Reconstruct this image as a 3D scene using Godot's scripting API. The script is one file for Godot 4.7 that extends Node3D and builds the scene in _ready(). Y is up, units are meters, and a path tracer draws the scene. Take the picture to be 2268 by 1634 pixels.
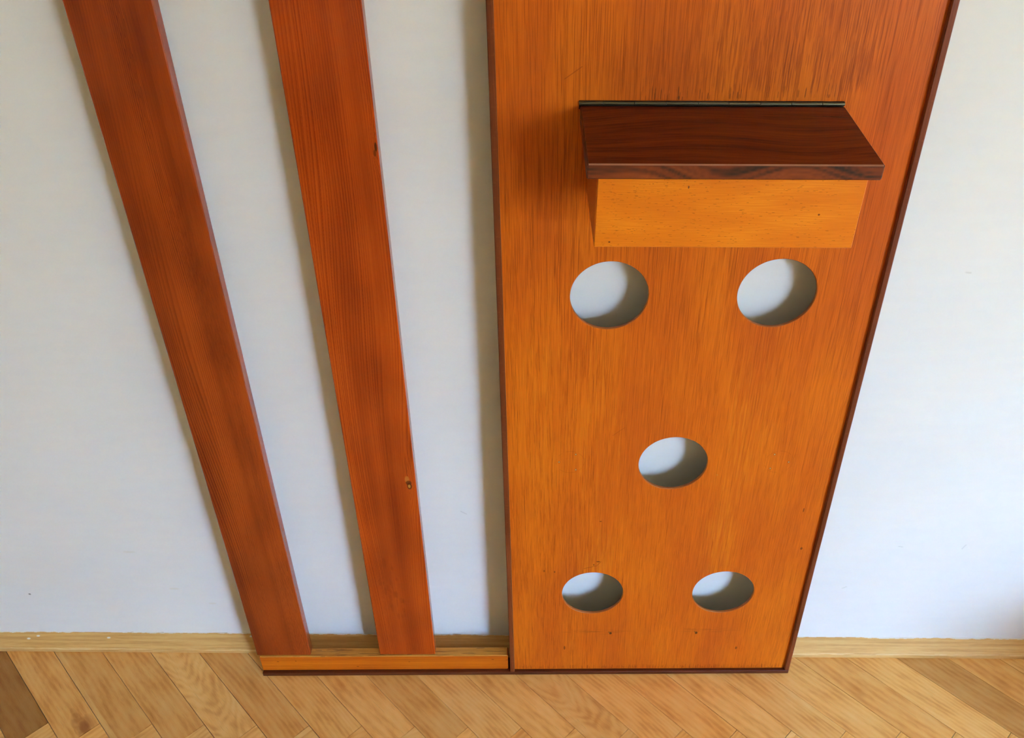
extends Node3D

# ---------------------------------------------------------------- room and rack measures (metres)
const ROOM_L := -2.3
const ROOM_R := 3.4
const ROOM_D := 3.6
const ROOM_H := 2.6
const WALL_T := 0.2
const PANEL_W := -0.0062      # face of the panel behind the front edge of its frame
const RACK_H := 1.86
const BOARD_W := 0.065
const BOARD_L := 0.39

var rng := RandomNumberGenerator.new()
var noise_a := FastNoiseLite.new()
var noise_b := FastNoiseLite.new()
var taken := {}


func _ready() -> void:
	rng.seed = 20417
	for n in [noise_a, noise_b]:
		n.noise_type = FastNoiseLite.TYPE_SIMPLEX_SMOOTH
		n.frequency = 1.0
		n.fractal_type = FastNoiseLite.FRACTAL_NONE
	noise_a.seed = 11
	noise_b.seed = 57

	# camera
	var cam := Camera3D.new()
	cam.name = "camera"
	cam.fov = 44.4144
	cam.near = 0.02
	cam.far = 60.0
	cam.transform = Transform3D(Basis(Vector3(0.999469, -0.021645, -0.024353), Vector3(0.002733, 0.800503, -0.599322), Vector3(0.032467, 0.598937, 0.800138)).orthonormalized(), Vector3(0.057539, 1.423584, 1.042689))
	add_child(cam)
	cam.current = true

	# sky and exposure
	var sky_mat := ProceduralSkyMaterial.new()
	sky_mat.sky_top_color = Color(0.55, 0.75, 1.0)
	sky_mat.sky_horizon_color = Color(0.80, 0.908, 1.0)
	sky_mat.sky_curve = 0.18
	sky_mat.ground_horizon_color = Color(0.66, 0.62, 0.53)
	sky_mat.ground_bottom_color = Color(0.44, 0.41, 0.34)
	sky_mat.sun_angle_max = 1.0
	var sky := Sky.new()
	sky.sky_material = sky_mat
	var env := Environment.new()
	env.background_mode = Environment.BG_SKY
	env.sky = sky
	env.tonemap_mode = Environment.TONE_MAPPER_LINEAR
	env.background_energy_multiplier = 10.0
	env.tonemap_exposure = 12.4
	env.sdfgi_enabled = true
	env.ssao_enabled = true
	env.ssil_enabled = true
	var we := WorldEnvironment.new()
	we.name = "world_environment"
	we.environment = env
	add_child(we)

	build_room()
	build_floor()
	build_rack()
	build_chest()
	build_outside()


# ---------------------------------------------------------------- naming and metas
func numbered(called: String) -> String:
	var k: int = taken.get(called, 0)
	taken[called] = k + 1
	return called if k == 0 else "%s_%03d" % [called, k]


func tag(o: Node, label: String, category: String, kind := "") -> void:
	o.set_meta("label", label)
	o.set_meta("category", category)
	if kind != "":
		o.set_meta("kind", kind)


func put(parent: Node, called: String, mesh: Mesh, at := Vector3.ZERO) -> MeshInstance3D:
	var o := MeshInstance3D.new()
	o.name = called
	o.mesh = mesh
	o.position = at
	o.cast_shadow = GeometryInstance3D.SHADOW_CASTING_SETTING_ON
	parent.add_child(o, true)
	return o


# ---------------------------------------------------------------- mesh helpers
func tri(st: SurfaceTool, p: Array, n: Vector3, uv: Array, col := Color.WHITE) -> void:
	var order := [0, 1, 2]
	var c: Vector3 = (p[1] - p[0]).cross(p[2] - p[0])
	if c.dot(n) > 0.0:
		order = [0, 2, 1]
	for i in order:
		st.set_color(col)
		st.set_normal(n)
		st.set_uv(uv[i])
		st.add_vertex(p[i])


func quad(st: SurfaceTool, p: Array, n: Vector3, uv: Array, col := Color.WHITE) -> void:
	tri(st, [p[0], p[1], p[2]], n, [uv[0], uv[1], uv[2]], col)
	tri(st, [p[0], p[2], p[3]], n, [uv[0], uv[2], uv[3]], col)


func begin() -> SurfaceTool:
	var st := SurfaceTool.new()
	st.begin(Mesh.PRIMITIVE_TRIANGLES)
	return st


# uv of a point: grain axis runs along v, the other axis of that face along u
func wood_uv(p: Vector3, face_axis: int, grain: int, tile: Vector2, shift: Vector2) -> Vector2:
	var across := 3 - face_axis - grain if face_axis != grain else (grain + 1) % 3
	var along := grain if face_axis != grain else (grain + 2) % 3
	return Vector2(p[across] / tile.x, -p[along] / tile.y) + shift


# A box from lo to hi with chamfered edges. faces: {"+y": surface number}; every other face is surface 0.
func wood_box(lo: Vector3, hi: Vector3, bevel: float, grain: int, mats: Array, tile: Vector2, shift := Vector2.ZERO, faces := {}) -> ArrayMesh:
	var tools := []
	for m in mats:
		tools.append(begin())
	var c := (lo + hi) * 0.5
	var h := (hi - lo) * 0.5
	var axes := ["x", "y", "z"]
	for a in 3:
		var b := (a + 1) % 3
		var d := (a + 2) % 3
		for s in [-1.0, 1.0]:
			var st: SurfaceTool = tools[faces.get(("+" if s > 0 else "-") + axes[a], 0)]
			var n := Vector3.ZERO
			n[a] = s
			var pts := []
			for k in [[-1, -1], [1, -1], [1, 1], [-1, 1]]:
				var p := Vector3.ZERO
				p[a] = s * h[a]
				p[b] = k[0] * (h[b] - bevel)
				p[d] = k[1] * (h[d] - bevel)
				pts.append(p + c)
			quad(st, pts, n, pts.map(func(p): return wood_uv(p, a, grain, tile, shift)))
			# chamfer between this face and face b
			for s2 in [-1.0, 1.0]:
				var n2 := Vector3.ZERO
				n2[a] = s
				n2[b] = s2
				var q := []
				for k in [[0, -1], [0, 1], [1, 1], [1, -1]]:
					var p := Vector3.ZERO
					p[a] = s * (h[a] if k[0] == 0 else h[a] - bevel)
					p[b] = s2 * (h[b] - bevel if k[0] == 0 else h[b])
					p[d] = k[1] * (h[d] - bevel)
					q.append(p + c)
				var key: String = ("+" if s > 0 else "-") + axes[a] + ("+" if s2 > 0 else "-") + axes[b]
				quad(tools[faces[key]] if faces.has(key) else st, q, n2.normalized(), q.map(func(p): return wood_uv(p, a, grain, tile, shift)))
	for sx in [-1.0, 1.0]:
		for sy in [-1.0, 1.0]:
			for sz in [-1.0, 1.0]:
				var sg := Vector3(sx, sy, sz)
				var e := h - Vector3.ONE * bevel
				var t := [c + sg * Vector3(h.x, e.y, e.z), c + sg * Vector3(e.x, h.y, e.z), c + sg * Vector3(e.x, e.y, h.z)]
				tri(tools[0], t, sg.normalized(), t.map(func(p): return wood_uv(p, 2, grain, tile, shift)))
	var mesh := ArrayMesh.new()
	for i in mats.size():
		tools[i].generate_tangents()
		tools[i].commit(mesh)
		mesh.surface_set_material(mesh.get_surface_count() - 1, mats[i])
	return mesh


func plain_box(st: SurfaceTool, lo: Vector3, hi: Vector3) -> void:
	for a in 3:
		var b := (a + 1) % 3
		var d := (a + 2) % 3
		for s in [0, 1]:
			var n := Vector3.ZERO
			n[a] = s * 2.0 - 1.0
			var pts := []
			for k in [[0, 0], [1, 0], [1, 1], [0, 1]]:
				var p := Vector3.ZERO
				p[a] = hi[a] if s == 1 else lo[a]
				p[b] = hi[b] if k[0] == 1 else lo[b]
				p[d] = hi[d] if k[1] == 1 else lo[d]
				pts.append(p)
			quad(st, pts, n, pts.map(func(p): return Vector2(p[b], p[d])))


# ---------------------------------------------------------------- material helpers
func mat(albedo: Color, rough: float, tex: Texture2D = null) -> StandardMaterial3D:
	var m := StandardMaterial3D.new()
	m.albedo_color = albedo
	m.roughness = rough
	m.metallic_specular = 0.3
	if tex:
		m.albedo_texture = tex
		m.albedo_color = albedo
	return m


func picture(w: int, h: int, f: Callable) -> Image:
	var data := PackedByteArray()
	data.resize(w * h * 3)
	var at := 0
	for y in h:
		for x in w:
			var c: Vector3 = f.call(x, y)
			data[at] = clampi(int(c.x), 0, 255)
			data[at + 1] = clampi(int(c.y), 0, 255)
			data[at + 2] = clampi(int(c.z), 0, 255)
			at += 3
	return Image.create_from_data(w, h, false, Image.FORMAT_RGB8, data)


func dab(img: Image, x: int, y: int, c: Color, alpha: float) -> void:
	if x < 0 or y < 0 or x >= img.get_width() or y >= img.get_height():
		return
	img.set_pixel(x, y, img.get_pixel(x, y).lerp(c, clampf(alpha, 0.0, 1.0)))


# a pore or streak of stain along the grain (vertical in the picture)
func streak(img: Image, x0: float, y0: float, length: float, width: float, c: Color, alpha: float, slope := 0.0, vertical := true, wander := 0.8) -> void:
	var n := int(length)
	var drift := rng.randf() * 100.0
	for i in n:
		var t := float(i) / maxf(1.0, n - 1.0)
		var fade := minf(1.0, minf(t, 1.0 - t) * 5.0 + 0.15)
		var cx := x0 + slope * i + noise_a.get_noise_2d(drift, i * 0.02) * wander
		var w := width * (0.5 + 0.5 * fade)
		for k in range(int(floor(cx - w)), int(ceil(cx + w)) + 1):
			var cover := clampf(w * 0.5 + 0.5 - absf(k - cx), 0.0, 1.0)
			if cover > 0.0:
				if vertical:
					dab(img, k, int(y0) + i, c, alpha * cover * fade)
				else:
					dab(img, int(y0) + i, k, c, alpha * cover * fade)


func spot(img: Image, cx: float, cy: float, rx: float, ry: float, c: Color, alpha: float) -> void:
	for y in range(int(cy - ry) - 1, int(cy + ry) + 2):
		for x in range(int(cx - rx) - 1, int(cx + rx) + 2):
			var d := Vector2((x - cx) / rx, (y - cy) / ry).length()
			dab(img, x, y, c, alpha * clampf((1.15 - d) * 3.0, 0.0, 1.0))


func scratch(img: Image, a: Vector2, b: Vector2, c: Color, alpha: float, width := 0.6) -> void:
	var n := int(a.distance_to(b)) + 1
	for i in n:
		var p := a.lerp(b, float(i) / n)
		for oy in [-1, 0, 1]:
			for ox in [-1, 0, 1]:
				var q := Vector2(floorf(p.x) + ox, floorf(p.y) + oy)
				dab(img, int(q.x), int(q.y), c, alpha * clampf(width + 0.5 - q.distance_to(p), 0.0, 1.0) * 0.6)


func tex(img: Image) -> ImageTexture:
	img.generate_mipmaps()
	return ImageTexture.create_from_image(img)


# resin-stained softwood: growth rings run along the picture's height. knots: [x, y, radius] in pixels.
func softwood(w: int, h: int, span: Vector2, light: Vector3, dark: Vector3, rings: float, seed_at: float, knots := []) -> Image:
	var warp := func(x: int, y: int) -> Vector3:
		var px := float(x) / w * span.x
		var py := float(y) / h * span.y
		var bend := noise_a.get_noise_2d(px * 9.0 + seed_at, py * 0.9) * 0.016 + noise_b.get_noise_2d(px * 30.0 + seed_at, py * 2.2) * 0.0022
		for k in knots:
			var dx: float = (x - k[0]) / k[2]
			var dy: float = (y - k[1]) / (k[2] * 3.2)
			bend += 0.011 * exp(-dx * dx * 0.5 - dy * dy * 0.5) * signf(-dx + 0.01)
		var r := (px + bend) * rings
		r += noise_b.get_noise_2d(floorf(r) * 3.7 + seed_at, 0.5) * 0.3
		var fr := r - floorf(r)
		var late := pow(fr, 2.2) if fr < 0.86 else (1.0 - fr) / 0.14
		var ring_force := 0.45 + 0.5 * noise_a.get_noise_2d(px * 26.0 + 40.0 + seed_at, py * 0.7)
		var band := noise_b.get_noise_2d(px * 20.0 - seed_at, py * 0.45) * 0.55 + noise_a.get_noise_2d(px * 55.0 + 9.0, py * 1.4 + seed_at) * 0.22
		var blotch := noise_a.get_noise_2d(px * 14.0 + 70.0, py * 7.0 + seed_at) * 0.16
		var fibre := noise_b.get_noise_2d(px * 1500.0, py * 30.0 + seed_at) * 0.09
		var t := clampf(0.46 + (late - 0.4) * clampf(ring_force, 0.1, 0.9) + band * 0.5 + blotch + fibre, 0.0, 1.25)
		return light.lerp(dark, t)
	return picture(w, h, warp)


# ---------------------------------------------------------------- textures of the panel
func panel_image() -> Image:
	var W := 1024
	var H := 2048
	var su := 0.484 / W
	var sv := 1.30 / H
	var gold := Vector3(221, 117, 22)
	var orange := Vector3(205, 97, 21)
	var russet := Vector3(184, 79, 24)
	var img := picture(W, H, func(x: int, y: int) -> Vector3:
		var u := x * su
		var v := 1.30 - y * sv
		var big := noise_a.get_noise_2d(u * 7.0 + 3.0, v * 1.7) * 0.6 + noise_b.get_noise_2d(u * 16.0, v * 4.5 + 8.0) * 0.4
		var fibre := noise_b.get_noise_2d(u * 420.0, v * 9.0) * 0.5 + noise_a.get_noise_2d(u * 1100.0, v * 26.0) * 0.5
		var t := big * 0.75 + fibre * 0.30
		var c := orange.lerp(gold, clampf(t, 0.0, 1.0)) if t > 0.0 else orange.lerp(russet, clampf(-t, 0.0, 1.0))
		return c * (1.0 + fibre * 0.05))
	# open pores: bold and dark in the upper half, finer further down
	var pore := Color8(118, 42, 8)
	for i in 9500:
		var x := rng.randf() * W
		var y := rng.randf() * H
		var v := 1.30 - y * sv
		var u := x * su
		var bold := clampf((v - 0.62) / 0.30, 0.0, 1.0)
		if rng.randf() < bold * 0.42:
			continue
		var edge := 1.1 if u < 0.13 else 0.72 + 0.28 * bold
		if noise_a.get_noise_2d(u * 60.0, v * 3.0) < -0.5:
			continue
		var length := lerpf(34.0, 90.0, rng.randf()) + bold * rng.randf() * 80.0
		streak(img, x, y, length, lerpf(0.42, 0.75, bold) * (0.7 + rng.randf() * 0.6), pore, (0.22 + rng.randf() * 0.5) * edge * lerpf(0.92, 0.9, bold), (rng.randf() - 0.5) * 0.025)
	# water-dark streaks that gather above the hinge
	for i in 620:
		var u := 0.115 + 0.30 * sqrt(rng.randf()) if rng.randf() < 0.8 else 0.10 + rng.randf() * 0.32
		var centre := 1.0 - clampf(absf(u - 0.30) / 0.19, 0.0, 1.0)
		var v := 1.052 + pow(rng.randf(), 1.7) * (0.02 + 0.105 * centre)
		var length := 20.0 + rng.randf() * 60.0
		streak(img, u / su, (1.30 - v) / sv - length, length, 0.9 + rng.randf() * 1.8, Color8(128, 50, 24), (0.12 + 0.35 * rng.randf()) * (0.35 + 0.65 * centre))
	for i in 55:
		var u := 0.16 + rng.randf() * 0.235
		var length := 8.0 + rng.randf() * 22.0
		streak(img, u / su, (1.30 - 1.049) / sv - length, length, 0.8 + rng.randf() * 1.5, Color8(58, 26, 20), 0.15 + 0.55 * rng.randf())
	# dark dye gathered in the end grain along the bottom edge
	for i in 210:
		var length := 6.0 + rng.randf() * 16.0
		streak(img, rng.randf() * W, H - 13.0 - length, length, 0.8 + rng.randf(), Color8(120, 42, 14), 0.25 + 0.4 * rng.randf())
	# golden, thinner varnish patches
	for p in [[0.135, 0.62, 0.020, 0.20], [0.355, 0.60, 0.016, 0.16], [0.145, 0.31, 0.022, 0.06], [0.34, 0.36, 0.014, 0.10], [0.06, 0.62, 0.02, 0.2]]:
		for i in 160:
			var x: float = (p[0] - 0.008 + rng.randfn(0.0, p[2])) / su
			var y: float = (1.30 - p[1] + rng.randfn(0.0, p[3] * 0.6)) / sv
			streak(img, x, y, 40.0 + rng.randf() * 120.0, 1.2 + rng.randf() * 3.0, Color8(228, 132, 30), 0.10 + 0.16 * rng.randf())
	# filled screw holes with the rings left by two lost hooks
	for hook in [[0.1, 0.5065, [[0.108, 0.5216], [0.0835, 0.5068], [0.1086, 0.4912]]], [0.409, 0.503, [[0.4007, 0.5177], [0.4236, 0.5023], [0.3981, 0.4901]]]]:
		for s in hook[2]:
			spot(img, (s[0] - 0.008) / su, (1.30 - s[1]) / sv, 3.6, 3.4, Color8(120, 66, 30), 0.6)
			spot(img, (s[0] - 0.008) / su, (1.30 - s[1]) / sv, 2.3, 2.1, Color8(190, 158, 128), 0.9)
		for i in 90:
			var a := i * TAU / 90.0
			var m := noise_a.get_noise_2d(i * 0.12, hook[0] * 40.0)
			if m > -0.1:
				var c := Vector2((hook[0] - 0.008) / su, (1.30 - hook[1]) / sv)
				var r := Vector2(0.021 / su, 0.021 / sv)
				scratch(img, c + r * Vector2(cos(a), sin(a)), c + r * Vector2(cos(a + 0.07), sin(a + 0.07)), Color8(130, 58, 18), 0.28)
	spot(img, (0.3206 - 0.008) / su, (1.30 - 0.478) / sv, 2.0, 1.6, Color8(190, 140, 96), 0.7)
	# two nail holes under the lowest openings, each with a rubbed line
	for s in [[0.1766, 0.1086], [0.3254, 0.1084]]:
		spot(img, (s[0] - 0.008) / su, (1.30 - s[1]) / sv, 4.6, 5.0, Color8(70, 36, 16), 0.85)
		spot(img, (s[0] - 0.011) / su, (1.30 - s[1] - 0.003) / sv, 2.2, 2.4, Color8(96, 74, 40), 0.7)
	for s in [[0.100, 0.202, 0.1135], [0.305, 0.392, 0.1165]]:
		for i in 34:
			var x: float = lerpf(s[0], s[1], rng.randf())
			streak(img, (1.30 - s[2] + rng.randfn(0.0, 0.003)) / sv, (x - 0.008) / su - 20.0, 24.0 + rng.randf() * 40.0, 1.0, Color8(120, 66, 24), 0.10 + 0.22 * rng.randf(), 0.0, false)
	# knocks, drips and scratches
	for s in [[0.0612, 0.269, 2.4, 4.0], [0.0783, 0.2667, 2.4, 3.4], [0.097, 0.069, 3.2, 8.0], [0.3994, 0.0662, 3.5, 6.0], [0.4621, 0.403, 2.0, 7.0], [0.4727, 0.3176, 4.0, 4.5], [0.1496, 0.3823, 4.0, 1.6], [0.149, 0.2905, 7.0, 2.0], [0.142, 0.283, 2.4, 3.0]]:
		spot(img, (s[0] - 0.008) / su, (1.30 - s[1]) / sv, s[2], s[3], Color8(104, 44, 14), 0.75)
	scratch(img, Vector2(0.0765 / su, (1.30 - 1.0769) / sv), Vector2(0.0963 / su, (1.30 - 1.0906) / sv), Color8(120, 46, 12), 0.8)
	scratch(img, Vector2(0.118 / su, (1.30 - 0.274) / sv), Vector2(0.140 / su, (1.30 - 0.281) / sv), Color8(96, 42, 12), 0.9)
	scratch(img, Vector2(0.140 / su, (1.30 - 0.282) / sv), Vector2(0.146 / su, (1.30 - 0.291) / sv), Color8(96, 42, 12), 0.9)
	scratch(img, Vector2(0.1530 / su, (1.30 - 0.557) / sv), Vector2(0.170 / su, (1.30 - 0.572) / sv), Color8(140, 58, 14), 0.7)
	return img


func rosewood_image(w: int, h: int, contrast: float, base: Vector3, dark: Vector3, glow: Vector3, seed_at: float, wave: float) -> Image:
	# grain runs along the picture's height
	var img := picture(w, h, func(x: int, y: int) -> Vector3:
		var px := float(x) / w
		var py := float(y) / h
		var bend := noise_a.get_noise_2d(px * 0.9 + seed_at, py * 1.5) * wave
		var q := px * 6.0 + bend
		var fig := noise_b.get_noise_2d(q + seed_at, py * 1.1) * 0.5 + noise_a.get_noise_2d(q * 4.3, py * 2.2 + seed_at) * 0.4
		var fibre := noise_b.get_noise_2d(px * 90.0 + bend * 12.0, py * 7.0 + seed_at) * 0.30
		var t := fig * contrast + fibre
		return base.lerp(dark, clampf(t, 0.0, 1.0)) if t > 0.0 else base.lerp(glow, clampf(-t, 0.0, 1.0)))
	return img


func beech_image() -> Image:
	# box front: grain across; picture height runs along the grain
	var W := 256
	var H := 768
	var img := picture(W, H, func(x: int, y: int) -> Vector3:
		var px := float(x) / W
		var py := float(y) / H
		var t := noise_a.get_noise_2d(px * 2.2, py * 2.4) * 0.5 + noise_b.get_noise_2d(px * 60.0, py * 7.0) * 0.35
		return Vector3(227, 122, 23).lerp(Vector3(244, 148, 32), clampf(t, 0.0, 1.0)) if t > 0.0 else Vector3(227, 122, 23).lerp(Vector3(214, 108, 22), clampf(-t, 0.0, 1.0)))
	for i in 520:
		var y := pow(rng.randf(), 0.75) * H
		var x := rng.randf() * W
		streak(img, x, y, 4.0 + rng.randf() * 9.0, 0.6 + rng.randf() * 0.7, Color8(140, 62, 14), 0.35 + 0.5 * rng.randf())
	for s in [[222.0, 500.0, 5.0, 2.0], [30.0, 716.0, 2.5, 3.0], [130.0, 112.0, 3.0, 3.0]]:
		spot(img, s[0], s[1], s[2], s[3], Color8(96, 36, 10), 0.9)
	return img


func parquet_image() -> Image:
	# eight strips side by side, each the face of one kind of board
	var S := 128
	var H := 1024
	var light := Vector3(251, 202, 130)
	var mid := Vector3(242, 180, 101)
	var deep := Vector3(206, 132, 60)
	var img := picture(S * 8, H, func(x: int, y: int) -> Vector3:
		var strip := x / S
		var px := (float(x % S) + 0.5) / S * 0.065
		var py := float(y) / H * 0.5
		var o := strip * 17.3
		var ring := 0.0
		if strip == 1 or strip == 4:
			var dx := px - 0.030
			var dist := sqrt(dx * dx * 5.5 + pow(py * 0.42 + 0.015, 2.0)) + noise_a.get_noise_2d(px * 22.0 + o, py * 9.0) * 0.008
			ring = sin(dist * 560.0 + noise_b.get_noise_2d(px * 60.0 + o, py * 25.0) * 1.5) * 0.20
		else:
			var bend := noise_a.get_noise_2d(px * 12.0 + o, py * 4.0) * 0.006
			ring = sin((px + bend + py * 0.012 * ((strip % 3) - 1)) * (520.0 + 60.0 * strip)) * 0.17
		var blot := noise_b.get_noise_2d(px * 34.0 + o, py * 10.0) * 0.42 + noise_a.get_noise_2d(px * 90.0 + o, py * 30.0) * 0.16
		var fibre := noise_b.get_noise_2d(px * 1600.0, py * 60.0 + o) * 0.22
		var sap := 0.0
		if strip == 2 and px < 0.010 + noise_a.get_noise_2d(1.0, py * 5.0) * 0.002:
			sap = 0.7
		if strip == 5 and px > 0.055:
			sap = 0.6
		var t := ring + blot + fibre + sap
		var c := mid.lerp(light, clampf(t, 0.0, 1.0)) if t > 0.0 else mid.lerp(deep, clampf(-t, 0.0, 1.0))
		return c)
	for i in 700:
		streak(img, rng.randf() * S * 8, rng.randf() * H, 8.0 + rng.randf() * 40.0, 0.7, Color8(150, 100, 52), 0.10 + 0.25 * rng.randf())
	# a dark spill soaked into the end of one board
	for i in 26:
		spot(img, 6.62 * S + rng.randfn(0.0, 11.0), 868.0 + rng.randfn(0.0, 24.0), 8.0 + rng.randf() * 9.0, 14.0 + rng.randf() * 22.0, Color8(168, 104, 50), 0.16)
	for i in 40:
		var a := Vector2(rng.randf() * S * 8, rng.randf() * H)
		scratch(img, a, a + Vector2(rng.randfn(0.0, 20.0), rng.randfn(0.0, 14.0)), Color8(226, 196, 150), 0.35)
	return img


func wall_image() -> Image:
	# distemper over old paint: faint patches, brush lines and a few scuffs; x -1.2..1.2, y 0..1.425
	var W := 2048
	var H := 1216
	var sx := 2.4 / W
	var sy := 1.425 / H
	var img := picture(W, H, func(x: int, y: int) -> Vector3:
		var px := x * sx
		var py := y * sy
		var big := noise_a.get_noise_2d(px * 2.6, py * 4.2)
		var brush := noise_b.get_noise_2d(px * 9.0, py * 48.0)
		var tint := noise_b.get_noise_2d(px * 6.0 + 30.0, py * 8.0)
		var l := 229.0 + big * 2.0 + brush * 0.8
		return Vector3(l + tint * 1.2, l - 2.0, l - 6.0 - tint * 1.2))
	var mark := func(u: float, v: float) -> Vector2: return Vector2((u + 1.2) / sx, (1.425 - v) / sy)
	for s in [[-0.0704, 0.3492, 0.012, -0.6], [0.7584, 0.2723, 0.012, 1.2], [0.6549, 0.2718, 0.008, -0.2], [0.5824, 0.168, 0.009, 0.6], [0.62, 0.80, 0.008, -0.1], [0.70, 0.88, 0.007, 0.1]]:
		var c: Vector2 = mark.call(s[0], s[1])
		var d: Vector2 = Vector2(cos(s[3]), -sin(s[3])) * s[2] / sx
		scratch(img, c - d * 0.5, c + d * 0.5, Color8(186, 182, 176), 0.4, 0.9)
	var g: Vector2 = mark.call(-0.8692, 0.1381)
	spot(img, g.x, g.y, 1.8, 1.8, Color8(120, 118, 110), 0.8)
	for s in [[-0.655, 0.2515, 9.0, 2.0], [-0.60, 0.155, 8.0, 2.0], [-0.45, 0.147, 12.0, 2.0], [-0.54, 0.115, 6.0, 2.0]]:
		var c: Vector2 = mark.call(s[0], s[1])
		spot(img, c.x, c.y, s[2], s[3], Color8(216, 204, 176), 0.3)
	# ragged lower edge of the paint, where the moulding shows bare
	for i in 140:
		var x := rng.randf() * W
		var yy := H - (0.026 / sy) + rng.randfn(0.0, 1.2)
		if noise_a.get_noise_2d(x * 0.006, 4.0) > 0.0:
			scratch(img, Vector2(x, yy), Vector2(x + 6.0 + rng.randf() * 22.0, yy + rng.randfn(0.0, 0.8)), Color8(150, 112, 74), 0.9, 1.0)
	return img


func wall_relief() -> Image:
	return picture(1024, 608, func(x: int, y: int) -> Vector3:
		var px := x * 2.4 / 1024
		var py := y * 1.425 / 608
		var l := 128.0 + noise_a.get_noise_2d(px * 70.0, py * 75.0) * 30.0 + noise_b.get_noise_2d(px * 25.0, py * 60.0) * 14.0 + noise_a.get_noise_2d(px * 7.0, py * 9.0) * 50.0
		return Vector3(l, l, l))


func moulding_image() -> Image:
	# skirting: grain along the picture's width; top edge at the top
	var W := 2048
	var H := 64
	var img := picture(W, H, func(x: int, y: int) -> Vector3:
		var px := float(x) / W * 2.4
		var py := float(y) / H * 0.04
		var t := noise_a.get_noise_2d(px * 5.0, py * 160.0) * 0.55 + noise_b.get_noise_2d(px * 40.0, py * 900.0) * 0.28
		return Vector3(216, 164, 96).lerp(Vector3(228, 188, 122), clampf(t, 0.0, 1.0)) if t > 0.0 else Vector3(216, 164, 96).lerp(Vector3(188, 136, 72), clampf(-t, 0.0, 1.0)))
	for i in 60:
		streak(img, 8.0 + rng.randf() * (H - 12.0), rng.randf() * W, 20.0 + rng.randf() * 60.0, 0.8, Color8(160, 112, 62), 0.2 + 0.25 * rng.randf(), 0.0, false)
	# highlight of the rounded lip, painted in as pale streaks
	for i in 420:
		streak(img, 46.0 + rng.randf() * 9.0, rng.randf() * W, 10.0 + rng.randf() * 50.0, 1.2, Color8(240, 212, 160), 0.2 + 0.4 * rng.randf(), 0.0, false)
	# wall paint slopped over the top edge in a ragged line
	for x in W:
		var d := 2.2 + noise_a.get_noise_2d(x * 0.012, 2.0) * 2.4 + noise_b.get_noise_2d(x * 0.07, 9.0) * 1.6
		for y in int(maxf(0.0, d)):
			dab(img, x, y, Color8(228, 226, 220), 0.9)
	for s in [[265.0, 12.0], [380.0, 16.0], [250.0, 20.0], [610.0, 9.0], [655.0, 10.0]]:
		spot(img, s[0], s[1], 3.0, 2.6, Color8(232, 230, 226), 0.9)
	return img


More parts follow.
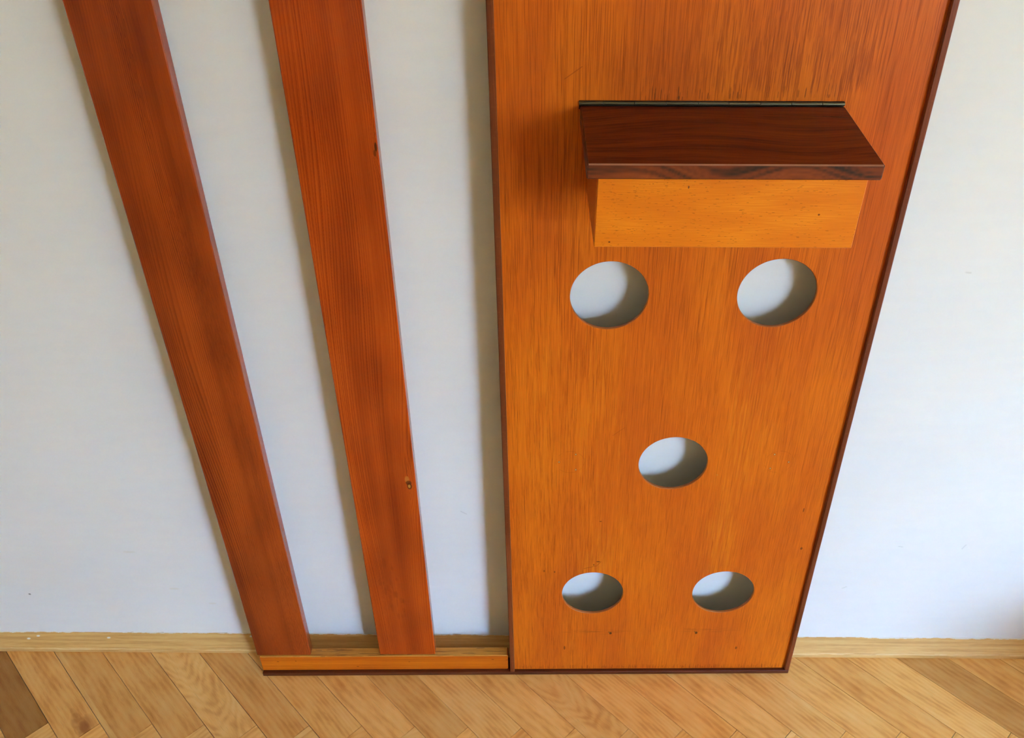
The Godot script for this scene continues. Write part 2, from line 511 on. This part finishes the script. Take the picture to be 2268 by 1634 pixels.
# ---------------------------------------------------------------- the room
func build_room() -> void:
	var paint := mat(Color.WHITE, 0.82, tex(wall_image()))
	paint.heightmap_enabled = true
	paint.heightmap_scale = 0.016
	paint.heightmap_texture = tex(wall_relief())
	var plain := mat(Color8(237, 227, 198), 0.85)
	# wall behind the rack
	var st := begin()
	var lo := Vector3(ROOM_L - WALL_T, -0.2, -WALL_T)
	var hi := Vector3(ROOM_R + WALL_T, ROOM_H + WALL_T, 0.0)
	plain_box_uv(st, lo, hi, func(p: Vector3) -> Vector2: return Vector2((p.x + 1.2) / 2.4, (1.425 - p.y) / 1.425))
	st.generate_tangents()
	var back := put(self, "wall_back", st.commit())
	back.mesh.surface_set_material(0, paint)
	tag(back, "white painted plaster wall with faint brush marks behind the rack", "wall", "structure")
	# other walls
	for w in [["wall_left", Vector3(ROOM_L - WALL_T, -0.2, 0.0), Vector3(ROOM_L, ROOM_H + WALL_T, ROOM_D + WALL_T), "plain white wall to the left of the rack"], ["wall_right", Vector3(ROOM_R, -0.2, 0.0), Vector3(ROOM_R + WALL_T, ROOM_H + WALL_T, ROOM_D + WALL_T), "plain white wall to the right of the rack"]]:
		st = begin()
		plain_box(st, w[1], w[2])
		var o := put(self, w[0], st.commit())
		o.mesh.surface_set_material(0, plain)
		tag(o, w[3], "wall", "structure")
	# wall with the window, opposite the rack
	var wx0 := 2.05
	var wx1 := 3.15
	var wy0 := 0.75
	var wy1 := 2.05
	st = begin()
	plain_box(st, Vector3(ROOM_L, -0.2, ROOM_D), Vector3(wx0, ROOM_H + WALL_T, ROOM_D + WALL_T))
	plain_box(st, Vector3(wx1, -0.2, ROOM_D), Vector3(ROOM_R, ROOM_H + WALL_T, ROOM_D + WALL_T))
	plain_box(st, Vector3(wx0, -0.2, ROOM_D), Vector3(wx1, wy0, ROOM_D + WALL_T))
	plain_box(st, Vector3(wx0, wy1, ROOM_D), Vector3(wx1, ROOM_H + WALL_T, ROOM_D + WALL_T))
	var front := put(self, "wall_front", st.commit())
	front.mesh.surface_set_material(0, plain)
	tag(front, "plain white wall with the window, facing the rack", "wall", "structure")
	# window frame with a centre post
	var lacquer := mat(Color8(235, 233, 226), 0.4)
	var win := Node3D.new()
	win.name = "window_1"
	win.position = Vector3((wx0 + wx1) * 0.5, wy0, ROOM_D + 0.09)
	add_child(win)
	tag(win, "white wooden window facing the rack", "window", "structure")
	var hw := (wx1 - wx0) * 0.5
	var hh := wy1 - wy0
	for b in [["jamb", Vector3(-hw, 0, -0.03), Vector3(-hw + 0.06, hh, 0.03)], ["jamb", Vector3(hw - 0.06, 0, -0.03), Vector3(hw, hh, 0.03)], ["sill_rail", Vector3(-hw + 0.06, 0, -0.03), Vector3(hw - 0.06, 0.06, 0.03)], ["head_rail", Vector3(-hw + 0.06, hh - 0.06, -0.03), Vector3(hw - 0.06, hh, 0.03)], ["mullion", Vector3(-0.04, 0.06, -0.03), Vector3(0.04, hh - 0.06, 0.03)]]:
		put(win, b[0], wood_box(b[1], b[2], 0.004, 1, [lacquer], Vector2.ONE))
	st = begin()
	plain_box(st, Vector3(ROOM_L, ROOM_H, 0.0), Vector3(ROOM_R, ROOM_H + WALL_T, ROOM_D))
	var top := put(self, "ceiling", st.commit())
	top.mesh.surface_set_material(0, mat(Color8(240, 234, 214), 0.9))
	tag(top, "plain white ceiling above the rack", "ceiling", "structure")
	# skirting strip: sloped face with a rounded lip that stands on the floor
	var prof := [Vector2(0.0, 0.029), Vector2(0.0015, 0.0285), Vector2(0.0196, 0.0122), Vector2(0.0213, 0.0106), Vector2(0.0225, 0.0088), Vector2(0.0230, 0.0068), Vector2(0.0230, 0.0)]
	var run := [0.0]
	for i in range(1, prof.size()):
		run.append(run[i - 1] + prof[i].distance_to(prof[i - 1]))
	st = begin()
	for i in prof.size() - 1:
		var a: Vector2 = prof[i]
		var b: Vector2 = prof[i + 1]
		var n := Vector3(0, b.x - a.x, a.y - b.y).normalized()
		var v0: float = run[i] / run[-1]
		var v1: float = run[i + 1] / run[-1]
		var u0 := (ROOM_L + 1.2) / 2.4
		var u1 := (ROOM_R + 1.2) / 2.4
		quad(st, [Vector3(ROOM_L, a.y, a.x), Vector3(ROOM_R, a.y, a.x), Vector3(ROOM_R, b.y, b.x), Vector3(ROOM_L, b.y, b.x)], n, [Vector2(u0, v0), Vector2(u1, v0), Vector2(u1, v1), Vector2(u0, v1)])
	st.generate_tangents()
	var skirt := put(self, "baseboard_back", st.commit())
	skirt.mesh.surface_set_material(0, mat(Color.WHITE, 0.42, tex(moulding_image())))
	tag(skirt, "narrow pale oak skirting strip along the foot of the white wall", "baseboard", "structure")


func plain_box_uv(st: SurfaceTool, lo: Vector3, hi: Vector3, f: Callable) -> void:
	for a in 3:
		var b := (a + 1) % 3
		var d := (a + 2) % 3
		for s in [0, 1]:
			var n := Vector3.ZERO
			n[a] = s * 2.0 - 1.0
			var pts := []
			for k in [[0, 0], [1, 0], [1, 1], [0, 1]]:
				var p := Vector3.ZERO
				p[a] = hi[a] if s == 1 else lo[a]
				p[b] = hi[b] if k[0] == 1 else lo[b]
				p[d] = hi[d] if k[1] == 1 else lo[d]
				pts.append(p)
			quad(st, pts, n, pts.map(f))


# ---------------------------------------------------------------- herringbone parquet
func board_into(st: SurfaceTool, poly: PackedVector2Array, along: Vector2, across: Vector2, corner: Vector2, strip: int, slide: float, tone: Color) -> void:
	var mid := Vector2.ZERO
	for p in poly:
		mid += p
	mid /= poly.size()
	var uv := func(p: Vector2) -> Vector2:
		var q := p - corner
		return Vector2((strip + clampf(q.dot(across) / BOARD_W, 0.02, 0.98)) / 8.0, slide + q.dot(along) / 0.5)
	var inset := []
	for p in poly:
		inset.append(p + (mid - p).normalized() * 0.0008)
	var n := poly.size()
	for i in range(1, n - 1):
		tri(st, [Vector3(inset[0].x, 0, inset[0].y), Vector3(inset[i].x, 0, inset[i].y), Vector3(inset[i + 1].x, 0, inset[i + 1].y)], Vector3.UP, [uv.call(inset[0]), uv.call(inset[i]), uv.call(inset[i + 1])], tone)
	for i in n:
		var j := (i + 1) % n
		var side := (poly[i] + poly[j]) * 0.5 - mid
		var edge := poly[j] - poly[i]
		var out := Vector2(edge.y, -edge.x).normalized()
		if out.dot(side) < 0.0:
			out = -out
		var a := Vector3(poly[i].x, -0.0006, poly[i].y)
		var b := Vector3(poly[j].x, -0.0006, poly[j].y)
		quad(st, [Vector3(inset[i].x, 0, inset[i].y), Vector3(inset[j].x, 0, inset[j].y), b, a], Vector3(out.x * 0.6, 0.8, out.y * 0.6), [uv.call(inset[i]), uv.call(inset[j]), uv.call(poly[j]), uv.call(poly[i])], tone)
		quad(st, [a, b, b + Vector3(0, -0.011, 0), a + Vector3(0, -0.011, 0)], Vector3(out.x, 0, out.y), [uv.call(poly[i]), uv.call(poly[j]), uv.call(poly[j]), uv.call(poly[i])], tone)


func build_floor() -> void:
	var floor_node := Node3D.new()
	floor_node.name = "floor"
	add_child(floor_node)
	tag(floor_node, "pale varnished herringbone parquet floor", "floor", "structure")
	var st := begin()
	plain_box(st, Vector3(ROOM_L, -0.2, 0.0), Vector3(ROOM_R, -0.0095, ROOM_D))
	var sub := put(floor_node, "subfloor", st.commit())
	sub.mesh.surface_set_material(0, mat(Color8(120, 104, 84), 0.9))
	var wood := mat(Color.WHITE, 0.36, tex(parquet_image()))
	wood.vertex_color_use_as_albedo = true
	var d := Vector2(1, 1) / sqrt(2.0)
	var e := Vector2(1, -1) / sqrt(2.0)
	var origin := Vector2(-0.8055, 0.169)
	var bounds := PackedVector2Array([Vector2(ROOM_L, 0.0), Vector2(ROOM_R, 0.0), Vector2(ROOM_R, ROOM_D), Vector2(ROOM_L, ROOM_D)])
	# tone and face of the boards in the first row, left to right as they lie
	var tones := [0.46, 0.90, 0.82, 0.86, 0.98, 0.86, 0.96, 1.0, 0.86, 0.97, 0.98, 0.92, 0.98, 0.98, 1.02, 0.94, 0.98, 0.92, 0.97, 0.70]
	var strips := [0, 6, 2, 3, 4, 5, 7, 0, 3, 7, 0, 1, 7, 3, 0, 5, 3, 0, 7, 3]
	var local := RandomNumberGenerator.new()
	local.seed = 911
	var near := []
	var rest := begin()
	var w := BOARD_W
	var l := BOARD_L
	for j in range(-1, 10):
		for k in range(-40, 95):
			for side in 2:
				var p0 := Vector2(k * w - l, k * w - w) if side == 0 else Vector2(k * w, k * w - l)
				var size := Vector2(l, w) if side == 0 else Vector2(w, l)
				p0 += Vector2(l, -l) * j
				var g := 0.00018 + local.randf() * 0.00036
				var q := []
				for c in [[0, 0], [1, 0], [1, 1], [0, 1]]:
					var pr := p0 + Vector2(g if c[0] == 0 else size.x - g, g if c[1] == 0 else size.y - g)
					q.append(origin + d * pr.x + e * pr.y)
				var slide := local.randf() * 0.2
				var strip := local.randi() % 8
				var tone := 0.90 + local.randf() * 0.16
				var warm := local.randf() * 0.09
				var clipped := Geometry2D.intersect_polygons(PackedVector2Array(q), bounds)
				if clipped.is_empty() or clipped[0].size() < 3:
					continue
				if j == 0 and side == 0 and k >= 0 and k < tones.size():
					tone = tones[k]
					strip = strips[k]
					slide = 0.1 if k == 1 else slide
				var poly := clipped[0]
				var along := d if side == 0 else e
				var across := e if side == 0 else d
				var corner := origin + d * p0.x + e * p0.y
				var deep := clampf((0.95 - tone) * 0.8, 0.0, 0.3)
				var col := Color(tone, tone * (1.0 - warm - deep * 0.5), tone * (1.0 - warm * 2.0 - deep))
				var mid := Vector2.ZERO
				for p in poly:
					mid += p
				mid /= poly.size()
				if absf(mid.x - 0.0) < 1.65 and mid.y < 1.45:
					near.append([mid.distance_to(Vector2(0.0, 0.1)), poly, along, across, corner, strip, slide, col])
				else:
					board_into(rest, poly, along, across, corner, strip, slide, col)
	near.sort_custom(func(a, b): return a[0] < b[0])
	for i in near.size():
		var b: Array = near[i]
		if i >= 290:
			board_into(rest, b[1], b[2], b[3], b[4], b[5], b[6], b[7])
			continue
		var one := begin()
		board_into(one, b[1], b[2], b[3], b[4], b[5], b[6], b[7])
		var o := put(floor_node, "board", one.commit())
		o.mesh.surface_set_material(0, wood)
	var far := put(floor_node, "distant_boards", rest.commit())
	far.mesh.surface_set_material(0, wood)
	far.set_meta("kind", "stuff")


# ---------------------------------------------------------------- the rack
func build_rack() -> void:
	var rack := Node3D.new()
	rack.name = "coat_rack"
	rack.transform = Transform3D(Basis(Vector3.UP, 0.0154776) * Basis(Vector3.RIGHT, deg_to_rad(-1.0)), Vector3(0.0, 0.0005, 0.065501))
	add_child(rack)
	tag(rack, "varnished wooden coat rack with two slats, holed orange panel and lidded box", "coat rack")

	var trim_img := softwood(64, 1024, Vector2(0.03, 1.2), Vector3(136, 68, 36), Vector3(78, 33, 14), 420.0, 5.0)
	for i in 260:
		streak(trim_img, rng.randf() * 1024.0, rng.randf() * 50.0, 6.0 + rng.randf() * 14.0, 0.7, Color8(150, 84, 46), 0.2 + 0.3 * rng.randf(), 0.0, false)
	var trim := mat(Color.WHITE, 0.36, tex(trim_img))
	var tt := Vector2(0.03, 1.2)
	put(rack, "edge_strip", wood_box(Vector3(0.0, 0.0085, -0.032), Vector3(0.008, RACK_H, 0.0), 0.0009, 1, [trim], tt, Vector2(0.1, 0.3)))
	put(rack, "edge_strip", wood_box(Vector3(0.492, 0.0085, -0.032), Vector3(0.500, RACK_H, 0.0), 0.0011, 1, [trim], tt, Vector2(0.6, 0.1)))
	put(rack, "edge_strip", wood_box(Vector3(0.0, RACK_H, -0.032), Vector3(0.500, RACK_H + 0.008, 0.0), 0.0009, 0, [trim], tt))
	var base_mat := mat(Color8(196, 190, 186), 0.45, trim.albedo_texture)
	put(rack, "base_strip", wood_box(Vector3(-0.450, 0.0, -0.032), Vector3(0.500, 0.0085, 0.0), 0.0010, 0, [base_mat], tt, Vector2(0.3, 0.0)))

	build_panel(rack)

	# lower rail that carries the slats
	var rail_img := softwood(64, 1024, Vector2(0.04, 0.5), Vector3(222, 119, 22), Vector3(170, 70, 14), 150.0, 23.0)
	var rail_top_img := softwood(64, 1024, Vector2(0.02, 0.5), Vector3(214, 146, 62), Vector3(172, 100, 30), 160.0, 31.0)
	for i in 130:
		streak(rail_top_img, rng.randf() * 64.0, rng.randf() * 1024.0, 20.0 + rng.randf() * 90.0, 0.8 + rng.randf() * 1.6, Color8(78, 42, 18), 0.2 + 0.45 * rng.randf())
	for i in 6:
		spot(rail_img, 20.0 + rng.randf() * 40.0, rng.randf() * 1024.0, 1.5, 2.0 + rng.randf() * 4.0, Color8(92, 38, 10), 0.6)
	var rail_mat := mat(Color.WHITE, 0.34, tex(rail_img))
	var rail_top := mat(Color.WHITE, 0.5, tex(rail_top_img))
	put(rack, "bottom_rail", wood_box(Vector3(-0.4505, 0.0085, -0.0245), Vector3(-0.0035, 0.0480, -0.006), 0.0014, 0, [rail_mat, rail_top], Vector2(0.04, 0.5), Vector2.ZERO, {"+y": 1}))
	put(rack, "top_rail", wood_box(Vector3(-0.4505, RACK_H - 0.04, -0.0245), Vector3(-0.0035, RACK_H, -0.006), 0.0014, 0, [rail_mat], Vector2(0.04, 0.5), Vector2(0.2, 0.4)))

	# two flat uprights; the right one has a knot low on its right edge
	var span := Vector2(0.10, 1.30)
	var light := Vector3(188, 84, 24)
	var dark := Vector3(116, 36, 12)
	var s1 := softwood(256, 2048, span, Vector3(170, 69, 21), Vector3(100, 29, 12), 430.0, 2.0)
	var kx := (-0.1446 + 0.2329) / 0.10 * 256.0
	var ky := (1.30 - 0.464) / 1.30 * 2048.0
	var k2 := (1.30 - 1.0001) / 1.30 * 2048.0
	var s2 := softwood(256, 2048, span, Vector3(194, 78, 18), Vector3(124, 34, 9), 330.0, 44.0, [[kx, ky, 13.0], [250.0, k2, 8.0]])
	for i in 30:
		streak(s2, kx + rng.randfn(0.0, 8.0), ky - 60.0 - rng.randf() * 60.0, 40.0 + rng.randf() * 40.0, 1.0, Color8(96, 30, 8), 0.3 * rng.randf())
	spot(s2, kx - 5.0, ky - 13.0, 9.0, 11.0, Color8(190, 112, 44), 0.75)
	spot(s2, kx, ky - 2.0, 11.0, 7.0, Color8(84, 34, 12), 0.75)
	spot(s2, kx + 2.0, ky + 9.0, 9.0, 10.0, Color8(70, 30, 10), 0.7)
	spot(s2, kx + 1.0, ky + 9.0, 5.0, 6.0, Color8(206, 140, 60), 0.85)
	spot(s2, 248.0, k2, 4.0, 9.0, Color8(62, 26, 10), 0.75)
	spot(s2, 243.0, k2 + 12.0, 4.0, 7.0, Color8(84, 32, 10), 0.6)
	for i in 26:
		spot(s2, 110.0 + rng.randfn(0.0, 22.0), (1.30 - 0.21) / 1.30 * 2048.0 + rng.randfn(0.0, 60.0), 3.0 + rng.randf() * 5.0, 5.0 + rng.randf() * 12.0, Color8(110, 34, 10), 0.14)
	for i in 24:
		streak(s2, 238.0 + rng.randf() * 14.0, (1.30 - 0.58) / 1.30 * 2048.0 + rng.randf() * 60.0, 40.0 + rng.randf() * 60.0, 1.2, Color8(96, 28, 10), 0.35 * rng.randf())
	var slats := [[s1, -0.4545, -0.3574], [s2, -0.2329, -0.1333]]
	for s in slats:
		var m := mat(Color.WHITE, 0.2, tex(s[0]))
		m.metallic_specular = 0.5
		var x0: float = s[1]
		put(rack, "slat", wood_box(Vector3(x0, 0.0482, -0.0265), Vector3(s[2], RACK_H - 0.041, -0.009), 0.0012, 1, [m], span, Vector2(-x0 / span.x, 1.0)))

	build_shelf_box(rack)


func build_panel(rack: Node3D) -> void:
	var face := mat(Color.WHITE, 0.33, tex(panel_image()))
	var rim := mat(Color8(172, 96, 44), 0.5)
	var back_mat := mat(Color8(208, 172, 128), 0.8)
	var tools := [begin(), begin(), begin()]
	var u0 := 0.008
	var u1 := 0.492
	var z0 := PANEL_W
	var z1 := PANEL_W - 0.0042
	var half := 0.068
	var rad := 0.0508
	var uv := func(p: Vector2) -> Vector2: return Vector2((p.x - 0.008) / 0.484, (1.30 - p.y) / 1.30)
	var flat := func(a: Vector2, b: Vector2) -> void:
		var c := [Vector2(a.x, a.y), Vector2(b.x, a.y), Vector2(b.x, b.y), Vector2(a.x, b.y)]
		quad(tools[0], c.map(func(p): return Vector3(p.x, p.y, z0)), Vector3(0, 0, 1), c.map(uv))
		quad(tools[2], c.map(func(p): return Vector3(p.x, p.y, z1)), Vector3(0, 0, -1), c.map(uv))
	var ring := func(c: Vector2) -> void:
		var n := 96
		for i in n:
			var q := []
			for k in [i, i + 1]:
				var a: float = k * TAU / n
				var dir := Vector2(cos(a), sin(a))
				q.append([dir, c + dir * (half / maxf(absf(dir.x), absf(dir.y)))])
			var ra: Vector2 = c + q[0][0] * (rad + 0.0008)
			var rb: Vector2 = c + q[1][0] * (rad + 0.0008)
			var ia: Vector2 = c + q[0][0] * rad
			var ib: Vector2 = c + q[1][0] * rad
			var oa: Vector2 = q[0][1]
			var ob: Vector2 = q[1][1]
			var pts := [oa, ob, rb, ra]
			quad(tools[0], pts.map(func(p): return Vector3(p.x, p.y, z0)), Vector3(0, 0, 1), pts.map(uv))
			pts = [oa, ob, ib, ia]
			quad(tools[2], pts.map(func(p): return Vector3(p.x, p.y, z1)), Vector3(0, 0, -1), pts.map(uv))
			var inward: Vector2 = -(q[0][0] + q[1][0]).normalized()
			quad(tools[1], [Vector3(ra.x, ra.y, z0), Vector3(rb.x, rb.y, z0), Vector3(ib.x, ib.y, z0 - 0.0008), Vector3(ia.x, ia.y, z0 - 0.0008)], Vector3(inward.x, inward.y, 1).normalized(), [Vector2.ZERO, Vector2.ZERO, Vector2.ZERO, Vector2.ZERO])
			quad(tools[1], [Vector3(ia.x, ia.y, z0 - 0.0008), Vector3(ib.x, ib.y, z0 - 0.0008), Vector3(ib.x, ib.y, z1), Vector3(ia.x, ia.y, z1)], Vector3(inward.x, inward.y, 0), [Vector2.ZERO, Vector2.ZERO, Vector2.ZERO, Vector2.ZERO])
	var y := 0.0085
	for row in [[0.2128, [0.1423, 0.3601]], [0.501, [0.2530]], [0.793, [0.1463, 0.3631]]]:
		var yc: float = row[0]
		flat.call(Vector2(u0, y), Vector2(u1, yc - half))
		var x := u0
		for c in row[1]:
			flat.call(Vector2(x, yc - half), Vector2(c - half, yc + half))
			ring.call(Vector2(c, yc))
			x = c + half
		flat.call(Vector2(x, yc - half), Vector2(u1, yc + half))
		y = yc + half
	flat.call(Vector2(u0, y), Vector2(u1, RACK_H))
	var mesh := ArrayMesh.new()
	var mats := [face, rim, back_mat]
	for i in 3:
		tools[i].generate_tangents()
		tools[i].commit(mesh)
		mesh.surface_set_material(i, mats[i])
	var o := put(rack, "holed_panel", mesh)
	o.set_meta("label", "orange oak-veneered panel with five round holes")


func build_shelf_box(rack: Node3D) -> void:
	# everything here is square to the hinge, which sits a little askew on the panel
	var at := Transform3D(Basis(Vector3.BACK, deg_to_rad(-1.25)), Vector3(0.2515, 1.0489, PANEL_W))
	var top_img := rosewood_image(256, 768, 0.9, Vector3(98, 38, 18), Vector3(60, 24, 16), Vector3(122, 50, 20), 3.0, 0.5)
	var edge_img := rosewood_image(64, 768, 1.5, Vector3(112, 50, 26), Vector3(46, 28, 22), Vector3(140, 66, 30), 19.0, 0.9)
	var rose := mat(Color.WHITE, 0.26, tex(top_img))
	var rose_edge := mat(Color.WHITE, 0.4, tex(edge_img))
	var worn_highlight := mat(Color8(150, 98, 72), 0.35)  # pale chamfer: rubbed lid edge with its highlight line put into the colour
	var beech_pic := beech_image()
	var beech := mat(Color.WHITE, 0.36, tex(beech_pic))
	var side_mat := mat(Color8(196, 96, 28), 0.4)

	var lid_mesh := wood_box(Vector3(-0.150, -0.0172, 0.0), Vector3(0.150, 0.0, 0.1465), 0.0014, 0, [rose, rose_edge, worn_highlight], Vector2(0.15, 0.30), Vector2(0.0, 0.5), {"+z": 1, "+x": 1, "-x": 1, "+y+z": 2})
	var lid := put(rack, "box_lid", lid_mesh)
	lid.transform = at * Transform3D(Basis(Vector3.RIGHT, deg_to_rad(3.05)), Vector3(0.0012, -0.0052, 0.0030))
	lid.set_meta("label", "dark reddish brown lid with rounded front edge")

	var box := Node3D.new()
	box.name = "shelf_box"
	box.transform = at
	rack.add_child(box, true)
	box.set_meta("label", "light orange wooden box under the dark lid")
	var x0 := -0.1362
	var x1 := 0.1408
	put(box, "front_board", wood_box(Vector3(x0, -0.1116, 0.123), Vector3(x1, -0.0305, 0.1403), 0.0006, 0, [beech], Vector2(0.085, 0.2775), Vector2(0.36, 0.5)))
	for s in [[x0, x0 + 0.014], [x1 - 0.014, x1]]:
		put(box, "side_board", wood_box(Vector3(s[0], -0.1116, 0.0), Vector3(s[1], -0.0295, 0.123), 0.0006, 2, [side_mat], Vector2.ONE))
	put(box, "bottom_board", wood_box(Vector3(x0 + 0.014, -0.1116, 0.0), Vector3(x1 - 0.014, -0.1056, 0.123), 0.0004, 0, [side_mat], Vector2.ONE))

	# piano hinge in nine knuckles
	var brass := mat(Color8(92, 88, 70), 0.3)
	brass.metallic = 0.85
	var iron := mat(Color8(40, 36, 30), 0.5)
	iron.metallic = 0.6
	var hinge := Node3D.new()
	hinge.name = "piano_hinge"
	hinge.transform = at
	rack.add_child(hinge, true)
	hinge.set_meta("label", "tarnished brass piano hinge")
	put(hinge, "leaf", wood_box(Vector3(-0.150, -0.010, 0.0), Vector3(0.150, 0.0, 0.0010), 0.0002, 0, [iron], Vector2.ONE))
	var cuts := [-0.150, -0.1230, -0.0875, -0.0515, -0.0155, 0.0190, 0.0545, 0.0895, 0.1245, 0.150]
	for i in cuts.size() - 1:
		var st := begin()
		var r := 0.0021 - 0.00014 * (i % 2)
		var n := 20
		var a0: float = cuts[i] + 0.0003
		var a1: float = cuts[i + 1] - 0.0003
		for k in n:
			var p := []
			for t in [k, k + 1]:
				var a: float = t * TAU / n
				p.append(Vector3(0, cos(a) * r, sin(a) * r))
			var mid: Vector3 = (p[0] + p[1]).normalized()
			quad(st, [p[0] + Vector3(a0, 0, 0), p[1] + Vector3(a0, 0, 0), p[1] + Vector3(a1, 0, 0), p[0] + Vector3(a1, 0, 0)], mid, [Vector2.ZERO, Vector2.ZERO, Vector2.ZERO, Vector2.ZERO])
			for end in [[a0, -1.0], [a1, 1.0]]:
				tri(st, [Vector3(end[0], 0, 0), p[0] + Vector3(end[0], 0, 0), p[1] + Vector3(end[0], 0, 0)], Vector3(end[1], 0, 0), [Vector2.ZERO, Vector2.ZERO, Vector2.ZERO])
		var o := put(hinge, "knuckle", st.commit(), Vector3(0, -0.0024, 0.0026))
		o.mesh.surface_set_material(0, brass)


# ---------------------------------------------------------------- low chest outside the frame, whose shade falls in the lower right corner
func build_chest() -> void:
	var chest := Node3D.new()
	chest.name = "low_chest"
	chest.position = Vector3(1.47, 0.0, 0.60)
	add_child(chest)
	tag(chest, "low brown wooden chest on the parquet to the right of the rack", "chest")
	var m := mat(Color8(150, 104, 62), 0.5)
	put(chest, "body", wood_box(Vector3(-0.28, 0.03, -0.18), Vector3(0.28, 0.33, 0.18), 0.004, 0, [m], Vector2.ONE))
	put(chest, "lid", wood_box(Vector3(-0.29, 0.33, -0.19), Vector3(0.29, 0.352, 0.19), 0.004, 0, [m], Vector2.ONE))
	for sx in [-0.25, 0.25]:
		for sz in [-0.15, 0.15]:
			put(chest, "foot", wood_box(Vector3(sx - 0.02, 0.0, sz - 0.02), Vector3(sx + 0.02, 0.03, sz + 0.02), 0.003, 1, [m], Vector2.ONE))


# ---------------------------------------------------------------- what the window looks out on: a plastered house across the street
func build_outside() -> void:
	var house := Node3D.new()
	house.name = "opposite_house"
	house.position = Vector3(3.0, -3.2, ROOM_D + 14.0)
	add_child(house)
	tag(house, "long cream plastered house across the street, outside the window", "house", "structure")
	put(house, "facade", wood_box(Vector3(-18, 0, 0), Vector3(18, 7.7, 6), 0.02, 0, [mat(Color8(216, 208, 190), 0.9)], Vector2.ONE))
	put(house, "roof", wood_box(Vector3(-18.4, 7.7, -0.4), Vector3(18.4, 8.0, 6.4), 0.02, 0, [mat(Color8(150, 92, 66), 0.9)], Vector2.ONE))
